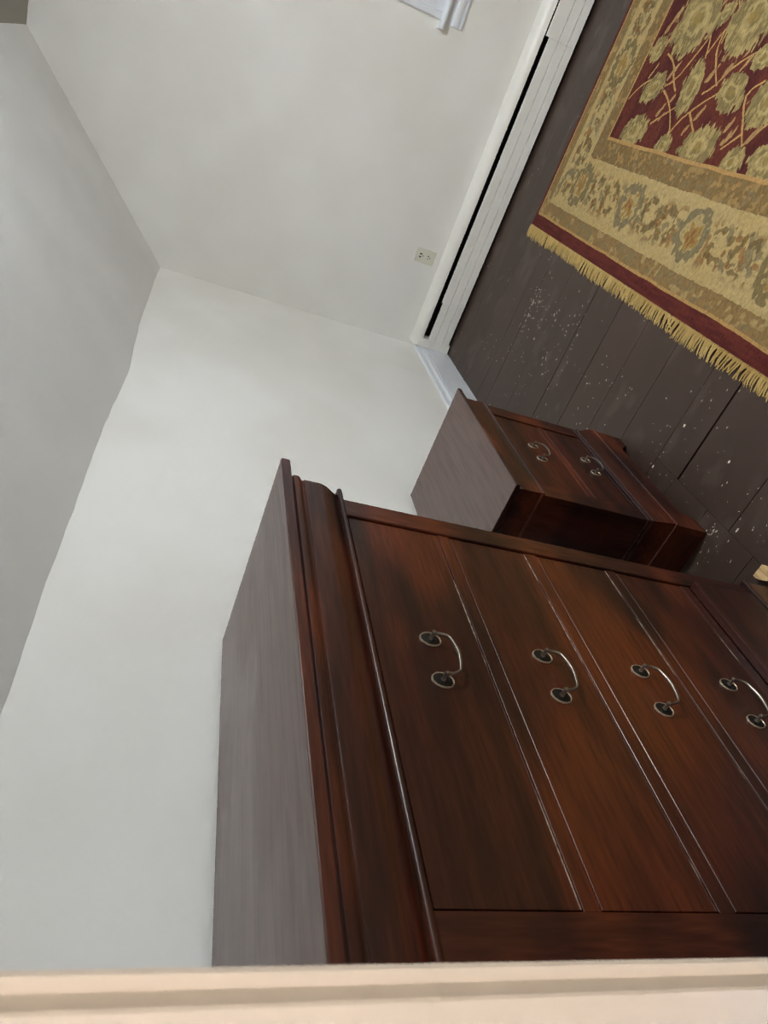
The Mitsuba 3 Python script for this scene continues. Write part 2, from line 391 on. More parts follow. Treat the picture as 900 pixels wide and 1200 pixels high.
lamp('ceiling_lamp', LAMP, 0.15, 0.10, LAMP_RAD, 'white dome lamp on the flat ceiling over the rug', SZ)
lamp('hall_lamp', HALL_LAMP, 0.14, 0.10, HALL_RAD, 'warm dome lamp on the hall ceiling', 2.35)

# ------------------------------------------------------------------ baseboard heater
hk = thing('baseboard_heater', 'long white metal baseboard heater with a dark slot along the right wall', 'heater')
Y0, Y1 = -3.9, -0.012
obj('back_plate', box(-0.004, -0.0008, Y0, Y1 - 0.052, 0.012, 0.225), 'heater_paint', hk)
hood = [(-0.0045, 0.232), (-0.012, 0.2315), (-0.030, 0.226), (-0.044, 0.214), (-0.053, 0.199), (-0.056, 0.186), (-0.056, 0.177), (-0.054, 0.177), (-0.054, 0.185), (-0.0515, 0.197), (-0.043, 0.2115), (-0.029, 0.223), (-0.0045, 0.228)]
obj('hood', extrude_poly(hood, 'y', Y0, Y1 - 0.050), 'heater_paint', hk, smooth=40)
def front_panel(y0, y1, xf, ztop):
    """folded sheet front with two shallow grooves"""
    g = 0.0013
    zs = [0.018, 0.057, 0.104, ztop]
    ms = []
    for k in range(3):
        z0 = zs[k] + (g if k else 0); z1 = zs[k + 1] - (g if k < 2 else 0)
        ms.append(extrude_poly([(xf, z0 + 0.0008), (xf + 0.0008, z0), (xf + 0.006, z0), (xf + 0.006, z1), (xf + 0.0008, z1), (xf, z1 - 0.0008)], 'y', y0, y1))
    return cat_(ms)
obj('front_panel', front_panel(-1.585, -0.290, -0.0660, 0.154), 'heater_paint', hk)
obj('front_panel', front_panel(-3.9, -1.586, -0.0662, 0.172), 'heater_paint', hk)
obj('joint_cover', front_panel(-0.302, Y1 - 0.046, -0.0640, 0.145), 'heater_paint', hk)
ec = [(-0.002, 0.008), (-0.0675, 0.008), (-0.0675, 0.0550), (-0.0620, 0.0556), (-0.0620, 0.0584), (-0.0675, 0.0590), (-0.0675, 0.1020), (-0.0620, 0.1026), (-0.0620, 0.1054), (-0.0675, 0.1060), (-0.0675, 0.155), (-0.066, 0.180), (-0.062, 0.200), (-0.053, 0.216), (-0.038, 0.228), (-0.020, 0.234), (-0.002, 0.2355)]
obj('end_cap', extrude_poly(ec, 'y', Y1 - 0.058, Y1 - 0.010), 'heater_paint', hk)
fm = [box(-0.050, -0.006, Y0 + .01, Y1 - 0.06, 0.060, 0.062)]
obj('fin_element', cat_([box(-0.052, -0.006, Y0 + .01, Y1 - 0.06, 0.028, 0.125)]), 'dark_fins', hk)
obj('liner', box(-0.0062, -0.0042, Y0 + .01, Y1 - 0.06, 0.126, 0.222), 'dark_fins', hk)

# ------------------------------------------------------------------ power outlet
ok = thing('power_outlet', 'off-white duplex power outlet plate low on the right wall above the heater', 'power outlet')
oy, oz = -0.480, 0.322
obj('plate', box(-0.006, -0.0004, oy - 0.036, oy + 0.036, oz - 0.0575, oz + 0.0575, 0.003), 'outlet_plastic', ok)
for dz, k in ((0.0205, 0), (-0.0205, 1)):
    cyl = trimesh.creation.cylinder(0.0165, 0.0022, sections=28)
    cyl.apply_transform(trimesh.transformations.rotation_matrix(math.pi / 2, [0, 1, 0])); cyl.apply_translation([-0.0069, oy, oz + dz])
    r = obj('receptacle', cyl, 'outlet_plastic', ok, smooth=30)
    s = 2.2 if k == 0 else 1.35
    obj('slot', box(-0.0086, -0.0078, oy - 0.0075 - 0.0014 * s, oy - 0.0075 + 0.0014 * s, oz + dz - 0.001, oz + dz + 0.0065 * s), 'hole_black', r)
    obj('slot', box(-0.0086, -0.0078, oy + 0.0075 - 0.0014 * s, oy + 0.0075 + 0.0014 * s, oz + dz - 0.001, oz + dz + 0.0055 * s), 'hole_black', r)
    gh = trimesh.creation.cylinder(0.0027 * (1.2 if k == 0 else 1), 0.0008, sections=14)
    gh.apply_transform(trimesh.transformations.rotation_matrix(math.pi / 2, [0, 1, 0])); gh.apply_translation([-0.0082, oy, oz + dz - 0.0085])
    obj('ground_hole', gh, 'hole_black', r)
sc = trimesh.creation.cylinder(0.0032, 0.001, sections=16)
sc.apply_transform(trimesh.transformations.rotation_matrix(math.pi / 2, [0, 1, 0])); sc.apply_translation([-0.0063, oy, oz])
obj('screw', sc, 'outlet_plastic', ok)

# ------------------------------------------------------------------ bail handle
def rosette(cx, y, cz, s=1.0, tilt=0.0):
    """oval plate facing -y"""
    prof = np.array([(0.0, -0.0030), (0.55, -0.0028), (0.80, -0.0020), (0.86, -0.0016)])
    rimp = np.array([(0.86, -0.0016), (0.90, -0.0028), (0.96, -0.0028), (1.0, -0.0014), (1.0, 0.0006)])
    out = []
    for pr in (prof, rimp):
        m = trimesh.creation.revolve(np.stack([pr[:, 0] * 0.0185, pr[:, 1]], 1), sections=36)
        v = m.vertices.copy()
        v = np.stack([v[:, 0] * 0.80 * s, v[:, 2], v[:, 1] * 1.0 * s], 1)
        m = trimesh.Trimesh(v + [cx, y, cz], m.faces, process=False)
        out.append(m)
    return out
def handle(parent, cx, y, cz, s=1.0, half=0.0415):
    for sx in (-1, 1):
        pl, rm = rosette(cx + sx * half * s, y, cz, s)
        obj('rosette', pl, 'dark_pewter', parent, smooth=35)
        obj('rosette_rim', rm, 'rim_pewter', parent, smooth=35)
    posts = []
    for sx in (-1, 1):
        px = cx + sx * half * s
        m = tube([(px, y - 0.002, cz), (px, y - 0.006, cz), (px, y - 0.012, cz), (px, y - 0.0165 * s, cz), (px, y - 0.019 * s, cz)], np.array([.0048, .0034, .0032, .0042, .0026]) * s, 12)
        posts.append(m)
    obj('post', posts[0], 'pewter', parent, smooth=50)
    obj('post', posts[1], 'pewter', parent, smooth=50)
    h = half * s
    path = []
    left = [(-h, 0, .0145), (-h * 0.985, -.008, .0155), (-h * 0.93, -.017, .017), (-h * 0.80, -.0235, .018), (-h * 0.60, -.0255, .019), (-h * 0.30, -.0275, .020), (0, -.0285, .0205)]
    pts = left + [(-a, b, c) for a, b, c in left[-2::-1]]
    pts = [(cx + a, y - c * s, cz + b * s) for a, b, c in pts]
    cv = smooth_curve(pts, 41)
    tt = np.abs(np.linspace(-1, 1, 41))
    rad = (0.0034 - 0.0010 * np.clip((tt - 0.1) / 0.6, 0, 1) + 0.0014 * np.clip((tt - 0.85) / 0.15, 0, 1)) * s
    obj('bail', tube(cv, rad, 10), 'pewter', parent, smooth=60)

# ------------------------------------------------------------------ tall chest of drawers
ck = thing('chest_of_drawers', 'tall dark cherry wood chest of drawers in the foreground against the back wall', 'chest of drawers')
CX0, CX1, CF, CB = -3.530, -2.642, -0.496, -0.022
I = 0.037
obj('top', loft(CX0, CX1, CF, CB, [(0.004, 1.2320), (0.0, 1.2345), (0.0, 1.2485), (0.0010, 1.2500), (0.003, 1.2503)]), 'wood_across', ck, smooth=20)
obj('top_veneer', box(CX0 + 0.002, CX1 - 0.002, CF + 0.002, CB - 0.0005, 1.2499, 1.2507), 'wood_top', ck, label='broad worn top surface, paler in the light')
obj('frieze', loft(CX0, CX1, CF, CB, [(0.0360, 1.1335), (0.0330, 1.1380), (0.0300, 1.1450), (0.0265, 1.1530), (0.0255, 1.1560), (0.0235, 1.1630), (0.0225, 1.1700), (0.0225, 1.2010), (0.0245, 1.2030), (0.0240, 1.2060), (0.0205, 1.2100), (0.0190, 1.2140), (0.0190, 1.2220), (0.0215, 1.2255), (0.0225, 1.2320)]), 'wood_across', ck, smooth=28)
bd = tube([(CX0 + I, CF + 0.0275, 1.131), (-3.1, CF + 0.0275, 1.131), (CX1 - 0.0275, CF + 0.0275, 1.131)], 0.0052, 12)
bd2 = tube([(CX1 - 0.0275, CF + 0.0275, 1.131), (CX1 - 0.0275, -0.25, 1.131), (CX1 - 0.0275, CB, 1.131)], 0.0052, 12)
bd3 = tube([(CX0 + 0.0275, CF + 0.0275, 1.131), (CX0 + 0.0275, -0.25, 1.131), (CX0 + 0.0275, CB, 1.131)], 0.0052, 12)
bc = [trimesh.creation.icosphere(2, 0.0052) for _ in range(2)]
bc[0].apply_translation([CX1 - 0.0275, CF + 0.0275, 1.131]); bc[1].apply_translation([CX0 + 0.0275, CF + 0.0275, 1.131])
bd0 = tube([(CX0 + 0.0275, CF + 0.0275, 1.131), (-3.1, CF + 0.0275, 1.131), (CX1 - 0.0275, CF + 0.0275, 1.131)], 0.0052, 14)
obj('bead', cat_([bd0, bd2, bd3] + bc), 'wood_across', ck, smooth=50, label='thin rounded bead under the frieze')
BX0, BX1, BF = CX0 + I, CX1 - I, CF + I                       # body
DX0, DX1 = -3.4385, -2.7305                                    # drawer opening
obj('side_panel', box(BX1 - 0.02, BX1, BF + 0.02, CB, 0.10, 1.133), 'wood_upright', ck)
obj('side_panel', box(BX0, BX0 + 0.02, BF + 0.02, CB, 0.10, 1.133), 'wood_upright', ck)
obj('back_panel', box(BX0 + 0.02, BX1 - 0.02, CB - 0.008, CB, 0.10, 1.133), 'wood_dark', ck)
obj('stile', box(DX1 + 0.0008, BX1, BF, BF + 0.02, 0.10, 1.1335, 0.0018), 'wood_upright', ck)
obj('stile', box(BX0, DX0 - 0.0008, BF, BF + 0.02, 0.10, 1.1335, 0.0018), 'wood_upright', ck)
obj('dust_panel', box(BX0 + 0.02, BX1 - 0.02, BF + 0.06, CB - 0.008, 0.10, 0.112), 'wood_dark', ck)
dz = [(1.1165, 0.9345), (0.9065, 0.7385), (0.7085, 0.5375), (0.5085, 0.3360), (0.3075, 0.1330)]
REC = 0.0045                                                  # drawer fronts lie a little behind the stiles
prev = 1.1335
for k, (zt, zb) in enumerate(dz):
    out = 0.020 if k == 4 else 0.0
    yf = BF + REC - out
    # rail above each drawer
    rt, rb = prev, zt + 0.0022
    obj('rail', box(DX0, DX1, BF + 0.0035, BF + 0.022, rb, rt, 0.0006), 'wood_across', ck)
    d = obj('drawer', box(DX0 + 0.0022, DX1 - 0.0022, yf, yf + 0.019, zb, zt, 0.0008), 'wood_across', ck,
            label=('bottom drawer standing slightly open' if k == 4 else None))
    bx = [box(DX0 + 0.012, DX0 + 0.024, yf + 0.0185, CB - 0.05, zb + 0.01, zt - 0.015), box(DX1 - 0.024, DX1 - 0.012, yf + 0.0185, CB - 0.05, zb + 0.01, zt - 0.015),
          box(DX0 + 0.024, DX1 - 0.024, yf + 0.0185, CB - 0.05, zb + 0.01, zb + 0.018)]
    obj('tray', cat_(bx), 'pale_wood', d)
    if k < 4:
        obj('worn_edge', box(DX0 + 0.003, DX1 - 0.003, yf - 0.0004, yf + 0.0032, zb - 0.0006, zb + 0.0016, 0.0003), 'worn_edge', d, label='pale worn lower edge')
    handle(d, -3.0735, yf, (zt + zb) / 2 - 0.004)
    prev = zb - 0.0022
obj('rail', box(DX0, DX1, BF + 0.0035, BF + 0.022, 0.105, prev, 0.0012), 'wood_across', ck)
obj('base', loft(CX0, CX1, CF, CB, [(0.030, 0.022), (0.030, 0.096), (0.0275, 0.0985), (0.0265, 0.1010), (0.0275, 0.1035), (0.0265, 0.1060), (0.0265, 0.1095), (0.0290, 0.1120), (0.034, 0.1130)]), 'wood_across', ck, smooth=28)
for sx in (0, 1):
    for yy in (CF + 0.031, CB - 0.09):
        x0 = CX0 + 0.031 if sx == 0 else CX1 - 0.151
        obj('foot', box(x0, x0 + 0.12, yy, yy + 0.09, 0.0, 0.0225, 0.002), 'wood_across', ck)

# ------------------------------------------------------------------ nightstand
nk = thing('nightstand', 'small dark cherry wood nightstand with two drawers beyond the tall chest', 'nightstand')
NX0, NX1, NF, NB = -2.397, -1.818, -0.440, -0.024
obj('top', loft(NX0, NX1, NF, NB, [(0.003, 0.6075), (0.0, 0.6095), (0.0, 0.6190), (0.001, 0.6204), (0.003, 0.6208)]), 'wood_across', nk, smooth=20)
obj('top_veneer', box(NX0 + 0.002, NX1 - 0.002, NF + 0.002, NB - 0.0005, 0.6204, 0.6211), 'wood_top', nk, label='scuffed brown top surface')
obj('frieze', loft(NX0, NX1 - 0.008, NF, NB, [(0.026, 0.5240), (0.017, 0.5250), (0.0105, 0.5265), (0.0090, 0.5300), (0.0105, 0.5330), (0.013, 0.5345), (0.0135, 0.5360), (0.015, 0.5480), (0.016, 0.5560), (0.016, 0.5900), (0.0185, 0.5930), (0.0185, 0.6075)]), 'wood_across', nk, smooth=28)
J = 0.020
MX0, MX1, MF = NX0 + J, NX1 - J, NF + J
obj('side_panel', box(MX1 - 0.018, MX1, MF + 0.018, NB, 0.10, 0.5245), 'wood_upright', nk)
obj('side_panel', box(MX0, MX0 + 0.018, MF + 0.018, NB, 0.10, 0.5245), 'wood_upright', nk)
obj('back_panel', box(MX0 + 0.018, MX1 - 0.018, NB - 0.008, NB, 0.10, 0.5245), 'wood_dark', nk)
EX0, EX1 = -2.318, -1.902
obj('stile', box(EX1 + 0.0008, MX1, MF, MF + 0.018, 0.10, 0.5245, 0.0015), 'wood_upright', nk)
obj('stile', box(MX0, EX0 - 0.0008, MF, MF + 0.018, 0.10, 0.5245, 0.0015), 'wood_upright', nk)
prev = 0.5245
for k, (zt, zb) in enumerate([(0.5150, 0.3530), (0.3280, 0.1960)]):
    yf = MF + 0.0035
    obj('rail', box(EX0, EX1, MF + 0.003, MF + 0.02, zt + 0.002, prev, 0.001), 'wood_across', nk)
    d = obj('drawer', box(EX0 + 0.002, EX1 - 0.002, yf, yf + 0.018, zb, zt, 0.0014), 'wood_plain', nk)
    obj('tray', cat_([box(EX0 + 0.012, EX0 + 0.022, yf + 0.0175, NB - 0.04, zb + 0.01, zt - 0.015), box(EX1 - 0.022, EX1 - 0.012, yf + 0.0175, NB - 0.04, zb + 0.01, zt - 0.015), box(EX0 + 0.022, EX1 - 0.022, yf + 0.0175, NB - 0.04, zb + 0.01, zb + 0.018)]), 'pale_wood', d)
    handle(d, -2.107, yf, 0.430 if k == 0 else 0.242, 0.92)
    prev = zb - 0.002
obj('rail', box(EX0, EX1, MF + 0.003, MF + 0.02, 0.150, prev, 0.001), 'wood_across', nk)
# base: bead, sloping board, plinth with bracket feet
obj('base', loft(NX0, NX1 - 0.016, NF, NB, [(0.006, 0.1040), (0.001, 0.1050), (0.0, 0.1075), (0.001, 0.1100), (0.004, 0.1115), (0.004, 0.1135), (0.0065, 0.1330), (0.0125, 0.1550), (0.0165, 0.1660), (0.0165, 0.1685), (0.0130, 0.1700), (0.0125, 0.1740), (0.0145, 0.1770), (0.0180, 0.1785), (0.0180, 0.1810), (0.0155, 0.1830), (0.0155, 0.1870), (0.0180, 0.1895), (0.0300, 0.1905)]), 'wood_across', nk, smooth=28, label='reddish sloping base moulding')
def plinth_front(x0, x1, z1, foot, arch):
    pts = [(x0, 0.0), (x0 + foot * 0.7, 0.0)]
    for t in np.linspace(0, 1, 8):
        pts.append((x0 + foot * 0.7 + foot * 0.6 * t, arch * (1 - (1 - t) ** 2)))
    for t in np.linspace(1, 0, 8):
        pts.append((x1 - foot * 0.7 - foot * 0.6 * t, arch * (1 - (1 - t) ** 2)))
    pts += [(x1 - foot * 0.7, 0.0), (x1, 0.0), (x1, z1), (x0, z1)]
    return pts
pf = extrude_poly(plinth_front(NX0 + 0.003, NX1 - 0.019, 0.107, 0.085, 0.040), 'y', NF + 0.006, NF + 0.0245)
obj('plinth', pf, 'wood_across', nk)
for xx in (NX0 + 0.003, NX1 - 0.037):
    obj('plinth', extrude_poly([(NF + 0.025, 0.0), (NB, 0.0), (NB, 0.107), (NF + 0.025, 0.107)], 'x', xx, xx + 0.018), 'wood_depth', nk)

# ------------------------------------------------------------------ pale wooden slat end lying before the chest
from shapely.geometry import Point
sl = Polygon([(-2.655, -0.560), (-2.655, -0.512), (-2.72, -0.500), (-3.25, -0.500), (-3.25, -0.560)])
obj('wooden_slat', extrude_poly([(-2.611, -0.491), (-2.611, -0.4545), (-2.622, -0.4550), (-2.635, -0.4600), (-2.648, -0.4680), (-2.657, -0.4760), (-2.675, -0.4790), (-3.20, -0.4790), (-3.20, -0.560), (-2.80, -0.560)], 'z', 0.0005, 0.020), 'pale_wood', label='pale bare wood slat end on the floor at the foot of the tall chest', cat='slat')

# ------------------------------------------------------------------ area rug
RX1, RX0, RY1, RY0 = -0.412, -2.86, -0.848, -3.90
FL = [ # field flowers: centre, half sizes, turn
 (-1.022, -1.700, .135, .115, .0), (-1.350, -1.700, .125, .110, .3), (-.842, -1.602, .048, .045, .5), (-.950, -1.475, .075, .052, .4),
 (-1.197, -1.490, .055, .092, .15), (-1.440, -1.488, .080, .056, -.35), (-1.640, -1.478, .085, .075, .2), (-.955, -1.325, .085, .055, .2),
 (-1.203, -1.300, .047, .045, .2), (-1.418, -1.322, .098, .068, .2), (-1.628, -1.306, .05, .045, .2), (-1.775, -1.330, .07, .06, .2),
 (-1.510, -1.592, .050, .036, .2), (-1.184, -1.712, .045, .032, .6)]
VN = [[(-1.15, -1.752), (-1.124, -1.707), (-1.173, -1.627), (-1.195, -1.581)], [(-1.137, -1.695), (-1.155, -1.652), (-1.11, -1.565), (-1.082, -1.519), (-1.026, -1.486)],
 [(-1.221, -1.749), (-1.255, -1.701), (-1.227, -1.665), (-1.195, -1.598)], [(-1.227, -1.665), (-1.236, -1.615), (-1.275, -1.566), (-1.342, -1.505)],
 [(-1.46, -1.602), (-1.411, -1.578), (-1.374, -1.553), (-1.334, -1.505), (-1.286, -1.477)], [(-.936, -1.588), (-1.001, -1.562), (-1.077, -1.496), (-1.11, -1.475)],
 [(-1.034, -1.47), (-1.129, -1.42), (-1.208, -1.343)], [(-1.369, -1.48), (-1.267, -1.418), (-1.233, -1.388), (-1.208, -1.343)], [(-1.164, -1.425), (-1.101, -1.39), (-1.052, -1.361)],
 [(-1.267, -1.418), (-1.348, -1.363)], [(-1.575, -1.529), (-1.524, -1.488), (-1.575, -1.419), (-1.635, -1.353)], [(-1.695, -1.423), (-1.635, -1.353)], [(-.80, -1.43), (-.863, -1.485), (-.90, -1.50)], [(-1.605, -1.386), (-1.544, -1.334)]]
LV = [(-1.03, -1.53, .012, .035), (-.90, -1.64, .010, .03), (-1.07, -1.40, .010, .026), (-1.12, -1.455, .008, .02), (-1.28, -1.53, .012, .03), (-1.32, -1.60, .008, .024), (-1.33, -1.42, .009, .024), (-1.36, -1.545, .012, .026),
 (-1.415, -1.60, .009, .022), (-1.52, -1.40, .010, .026), (-1.55, -1.37, .016, .03), (-.89, -1.53, .008, .025), (-1.10, -1.385, .006, .02), (-1.29, -1.36, .008, .022), (-.86, -1.69, .014, .045), (-1.66, -1.39, .012, .03), (-1.44, -1.575, .008, .025), (-1.56, -1.60, .014, .03)]
PB = dict(red=lin(96, 45, 39), gold=lin(168, 132, 84), guard=lin(134, 108, 70), guard2=lin(124, 100, 64), cream=lin(172, 150, 104), field=lin(93, 47, 39), tan=lin(158, 138, 92), olive=lin(120, 104, 70), grey=lin(124, 111, 82), dk=lin(98, 76, 46))
def tri(v, amp):
    u = v / (2 * amp) - dr.floor(v / (2 * amp))
    return amp * (1 - dr.abs(2 * u - 1))
def steps(d, cuts):
    t = mi.Float(0)
    for a, b in zip(cuts[:-1], cuts[1:]):
        t = t + dr.clip((d - a) / (b - a), 0, 1)
    return t
def rug_color(p, n, uv):
    X, Y = p.x, p.y
    wob = (noise(X * 3.0, 0.3, 2) - 0.5) * 0.014 + (noise(X * 11, 0.3, 7) - 0.5) * 0.005
    knot = noise(X * 260, Y * 130, 1)
    knot2 = noise(X * 90, Y * 45, 5)
    de = dr.minimum(RY1 + wob - Y, Y - RY0)
    ds = dr.minimum(RX1 - X, X - RX0)
    te = steps(de, [0, .052, .062, .118, .345, .422, .434])
    ts = steps(ds, [0, .034, .044, .100, .290, .365, .375])
    t = dr.minimum(te, ts)
    j = (knot2 - 0.5) * 0.05
    t = dr.select(t < 5.9, dr.minimum(t + j * 0.7, 5.95), t)
    # main border: palmettes at even steps, sprays between them
    along = dr.select(te < ts, X + 0.738, Y + 1.048)
    across = dr.clip((dr.minimum(te, ts) - 3), 0, 1)
    per = dr.select(te < ts, 0.447, 0.50)
    s = along / per; kx = dr.round(s); lx = (s - kx) * per
    ly = (across - 0.52) * dr.select(te < ts, 0.225, 0.19)
    tilt = dr.select(te < ts, lx * 0.25, 0)
    rr = dr.sqrt(dr.square(lx / 0.083) + dr.square((ly - tilt * 0.2) / 0.082)) + 0.45 * (noise(X * 75, Y * 60, 3) - 0.5)
    alt = cell_rand(kx, dr.select(te < ts, 1.0, 2.0), 5)
    outer = mix(PB['olive'], PB['grey'], smoothstep(0.3, 0.7, alt))
    cb = mix(PB['cream'], lin(172, 147, 98), smoothstep(0.45, 0.7, fbm(X * 8, Y * 8, 2, 2)) * 0.6)
    # sprays: streaky strokes
    st = fbm(X * 46 + Y * 22, Y * 34 - X * 10, 4, 2)
    mid = smoothstep(0.30, 0.16, dr.abs(across - 0.5) * 0.75) * smoothstep(0.065, 0.10, dr.abs(lx))
    cb = mix(cb, PB['grey'], smoothstep(0.56, 0.63, st) * mid * 0.85)
    cb = mix(cb, lin(132, 94, 54), smoothstep(0.60, 0.66, fbm(X * 40 + 9, Y * 40, 8, 2)) * mid * 0.8)
    hooks = smoothstep(0.020, 0.012, dr.abs(dr.sqrt(dr.square(dr.abs(lx) - 0.16) + dr.square(ly + 0.0)) - 0.045 - 0.02 * (knot2 - .5))) * smoothstep(0.45, 0.55, noise(X * 60, Y * 60, 3))
    cb = mix(cb, lin(104, 84, 52), hooks * 0.75)
    cb = mix(cb, outer, smoothstep(1.05, 0.97, rr))
    cb = mix(cb, PB['cream'], smoothstep(0.66, 0.60, rr) * 0.85)
    cb = mix(cb, lin(146, 118, 68), smoothstep(0.50, 0.42, rr + 0.5 * (knot2 - 0.5)))
    cb = mix(cb, lin(134, 92, 58), smoothstep(0.26, 0.14, rr + 0.4 * (knot2 - .5)) * smoothstep(0.4, 0.6, alt))
    # field
    fy = -1.28 - tri(-1.28 - Y, 0.475)
    fx = dr.select(X < -1.80, -3.60 - X, X)
    cf = mix(PB['field'], lin(78, 38, 36), smoothstep(0.4, 0.7, fbm(X * 18, Y * 6, 0, 2)))
    vd = mi.Float(9)
    for line in [smooth_curve(l, 8 if len(l) > 2 else 2).tolist() for l in VN]:
        for (ax, ay), (bx, by) in zip(line[:-1], line[1:]):
            ex, ey = bx - ax, by - ay
            h = dr.clip(((fx - ax) * ex + (fy - ay) * ey) / (ex * ex + ey * ey), 0, 1)
            vd = dr.minimum(vd, dr.square(fx - ax - h * ex) + dr.square(fy - ay - h * ey))
    vd = dr.sqrt(vd) + 0.0012 * (knot2 - 0.5) * 2
    cf = mix(cf, lin(172, 134, 86), smoothstep(0.0046, 0.0026, vd))
    ld = mi.Float(9)
    for x, y, a, b in LV:
        ld = dr.minimum(ld, dr.square((fx - x - 0.5 * (fy - y)) / a) + dr.square((fy - y) / b))
    cf = mix(cf, lin(158, 124, 84), smoothstep(1.0, 0.8, ld + 1.8 * (noise(X * 110, Y * 60, 6) - 0.5)))
    fd, inner = mi.Float(9), mi.Float(0)
    jag = 0.65 * noise(X * 95, Y * 40, 9) + 0.5 * noise(X * 190, Y * 75, 4) - 0.575
    for k, (x, y, a, b, ang) in enumerate(FL):
        c, sn = math.cos(ang), math.sin(ang)
        u = ((fx - x) * c + (fy - y) * sn) / a; v = ((fy - y) * c - (fx - x) * sn) / b
        fd = dr.minimum(fd, dr.sqrt(u * u + v * v))
    g = fd + 0.55 * jag * (0.35 + 0.65 * smoothstep(0.3, 0.9, fd))
    ct = mix(PB['tan'], PB['olive'], smoothstep(0.40, 0.65, 0.5 * noise(X * 42, Y * 30, 2) + 0.5 * noise(X * 150, Y * 40, 6)) * 0.9)
    ct = mix(ct, lin(120, 104, 66), smoothstep(0.05, 0.02, dr.abs(g - 0.60 - 0.15 * (knot2 - .5))) * 0.8)
    ct = mix(ct, lin(178, 158, 108), smoothstep(0.10, 0.03, dr.abs(g - 0.40)) * 0.55)
    ct = mix(ct, lin(134, 112, 62), smoothstep(0.26, 0.16, g) * 0.8)
    cf = mix(cf, ct, smoothstep(1.03, 0.97, g))
    # guard bands, mottled
    gm = smoothstep(0.52, 0.68, fbm(X * 42, Y * 42, 1, 2))
    cg = mix(PB['guard'], mix(PB['grey'], PB['cream'], smoothstep(0.5, 0.6, noise(X * 22, Y * 22, 8))), gm * 0.6)
    cg2 = mix(PB['guard2'], PB['grey'], gm * 0.55)
    cg2 = mix(cg2, lin(158, 128, 82), smoothstep(0.60, 0.70, fbm(X * 50 + 3, Y * 50, 6, 2)) * 0.7)
    red = mix(PB['red'], lin(84, 38, 36), smoothstep(0.3, 0.7, noise(X * 20, Y * 120, 2)))
    c = dr.select(t < 1, red, dr.select(t < 2, mi.Color3f(PB['gold']), dr.select(t < 3, cg, dr.select(t < 4, cb, dr.select(t < 5, cg2, dr.select(t < 6, mi.Color3f(PB['gold']), cf))))))
    c = c * (0.80 + 0.40 * knot)
    return c
def rug_bump(p, n, uv):
    return noise(p.x * 330, p.y * 160, 0) * 0.0016 + noise(p.x * 60, p.y * 40, 0) * 0.0012
bumped('rug_pile', proc(rug_color), 0.95, rug_bump, 1.0, 0.1, 1e-3, sheen=0.3)
def fringe_color(p, n, uv):
    return mix(lin(186, 158, 98), lin(212, 186, 126), noise(p.x * 160, p.y * 30, 0))
bumped('fringe_yarn', proc(fringe_color), 0.9, None, 0, 0.1)

def warp_y(x): # the rug's near end is not quite straight
    return 0.030 * np.clip((x + 1.05) / 0.65, 0, 1) ** 2
nx, ny = 180, 200
gx = np.linspace(RX0, RX1, nx + 1); gy = np.linspace(RY0, RY1, ny + 1)
P, F = grid_quad((RX0, RY0, 0), (RX1, RY0, 0), (RX1, RY1, 0), (RX0, RY1, 0), nx, ny)
edge = np.minimum.reduce([P[:, 0] - RX0, RX1 - P[:, 0], P[:, 1] - RY0, RY1 - P[:, 1]])
P[:, 2] = 0.0085 * np.clip(edge / 0.010, 0.25, 1) + 0.0014 * (meshkit.fbm(P * [6, 6, 0], 3, 2) - 0.4)
P[:, 1] += 0.0
Pb = P.copy(); Pb[:, 2] = 0.0003
bnd = trimesh.Trimesh(P, F, process=False)
N = len(P)
ring = [i * (ny + 1) for i in range(nx + 1)] + [nx * (ny + 1) + j for j in range(1, ny + 1)] + [i * (ny + 1) + ny for i in range(nx - 1, -1, -1)] + [j for j in range(ny - 1, 0, -1)]
side = []
for a, b in zip(ring, ring[1:] + ring[:1]):
    side += [[a, a + N, b + N], [a, b + N, b]]
base_q = [[ring[0] + N, ring[k + 1] + N, ring[k] + N] for k in range(1, len(ring) - 1)]
rug = trimesh.Trimesh(np.vstack([P, Pb]), np.vstack([F, side, base_q]), process=False)
rug.update_vertices(np.isin(np.arange(len(rug.vertices)), np.unique(rug.faces)))
rk = thing('area_rug', 'large burgundy and gold floral area rug with cream fringe on the dark floor', 'rug')
obj('pile', rug, 'rug_pile', rk, smooth=40)
rr_ = random.Random(9)
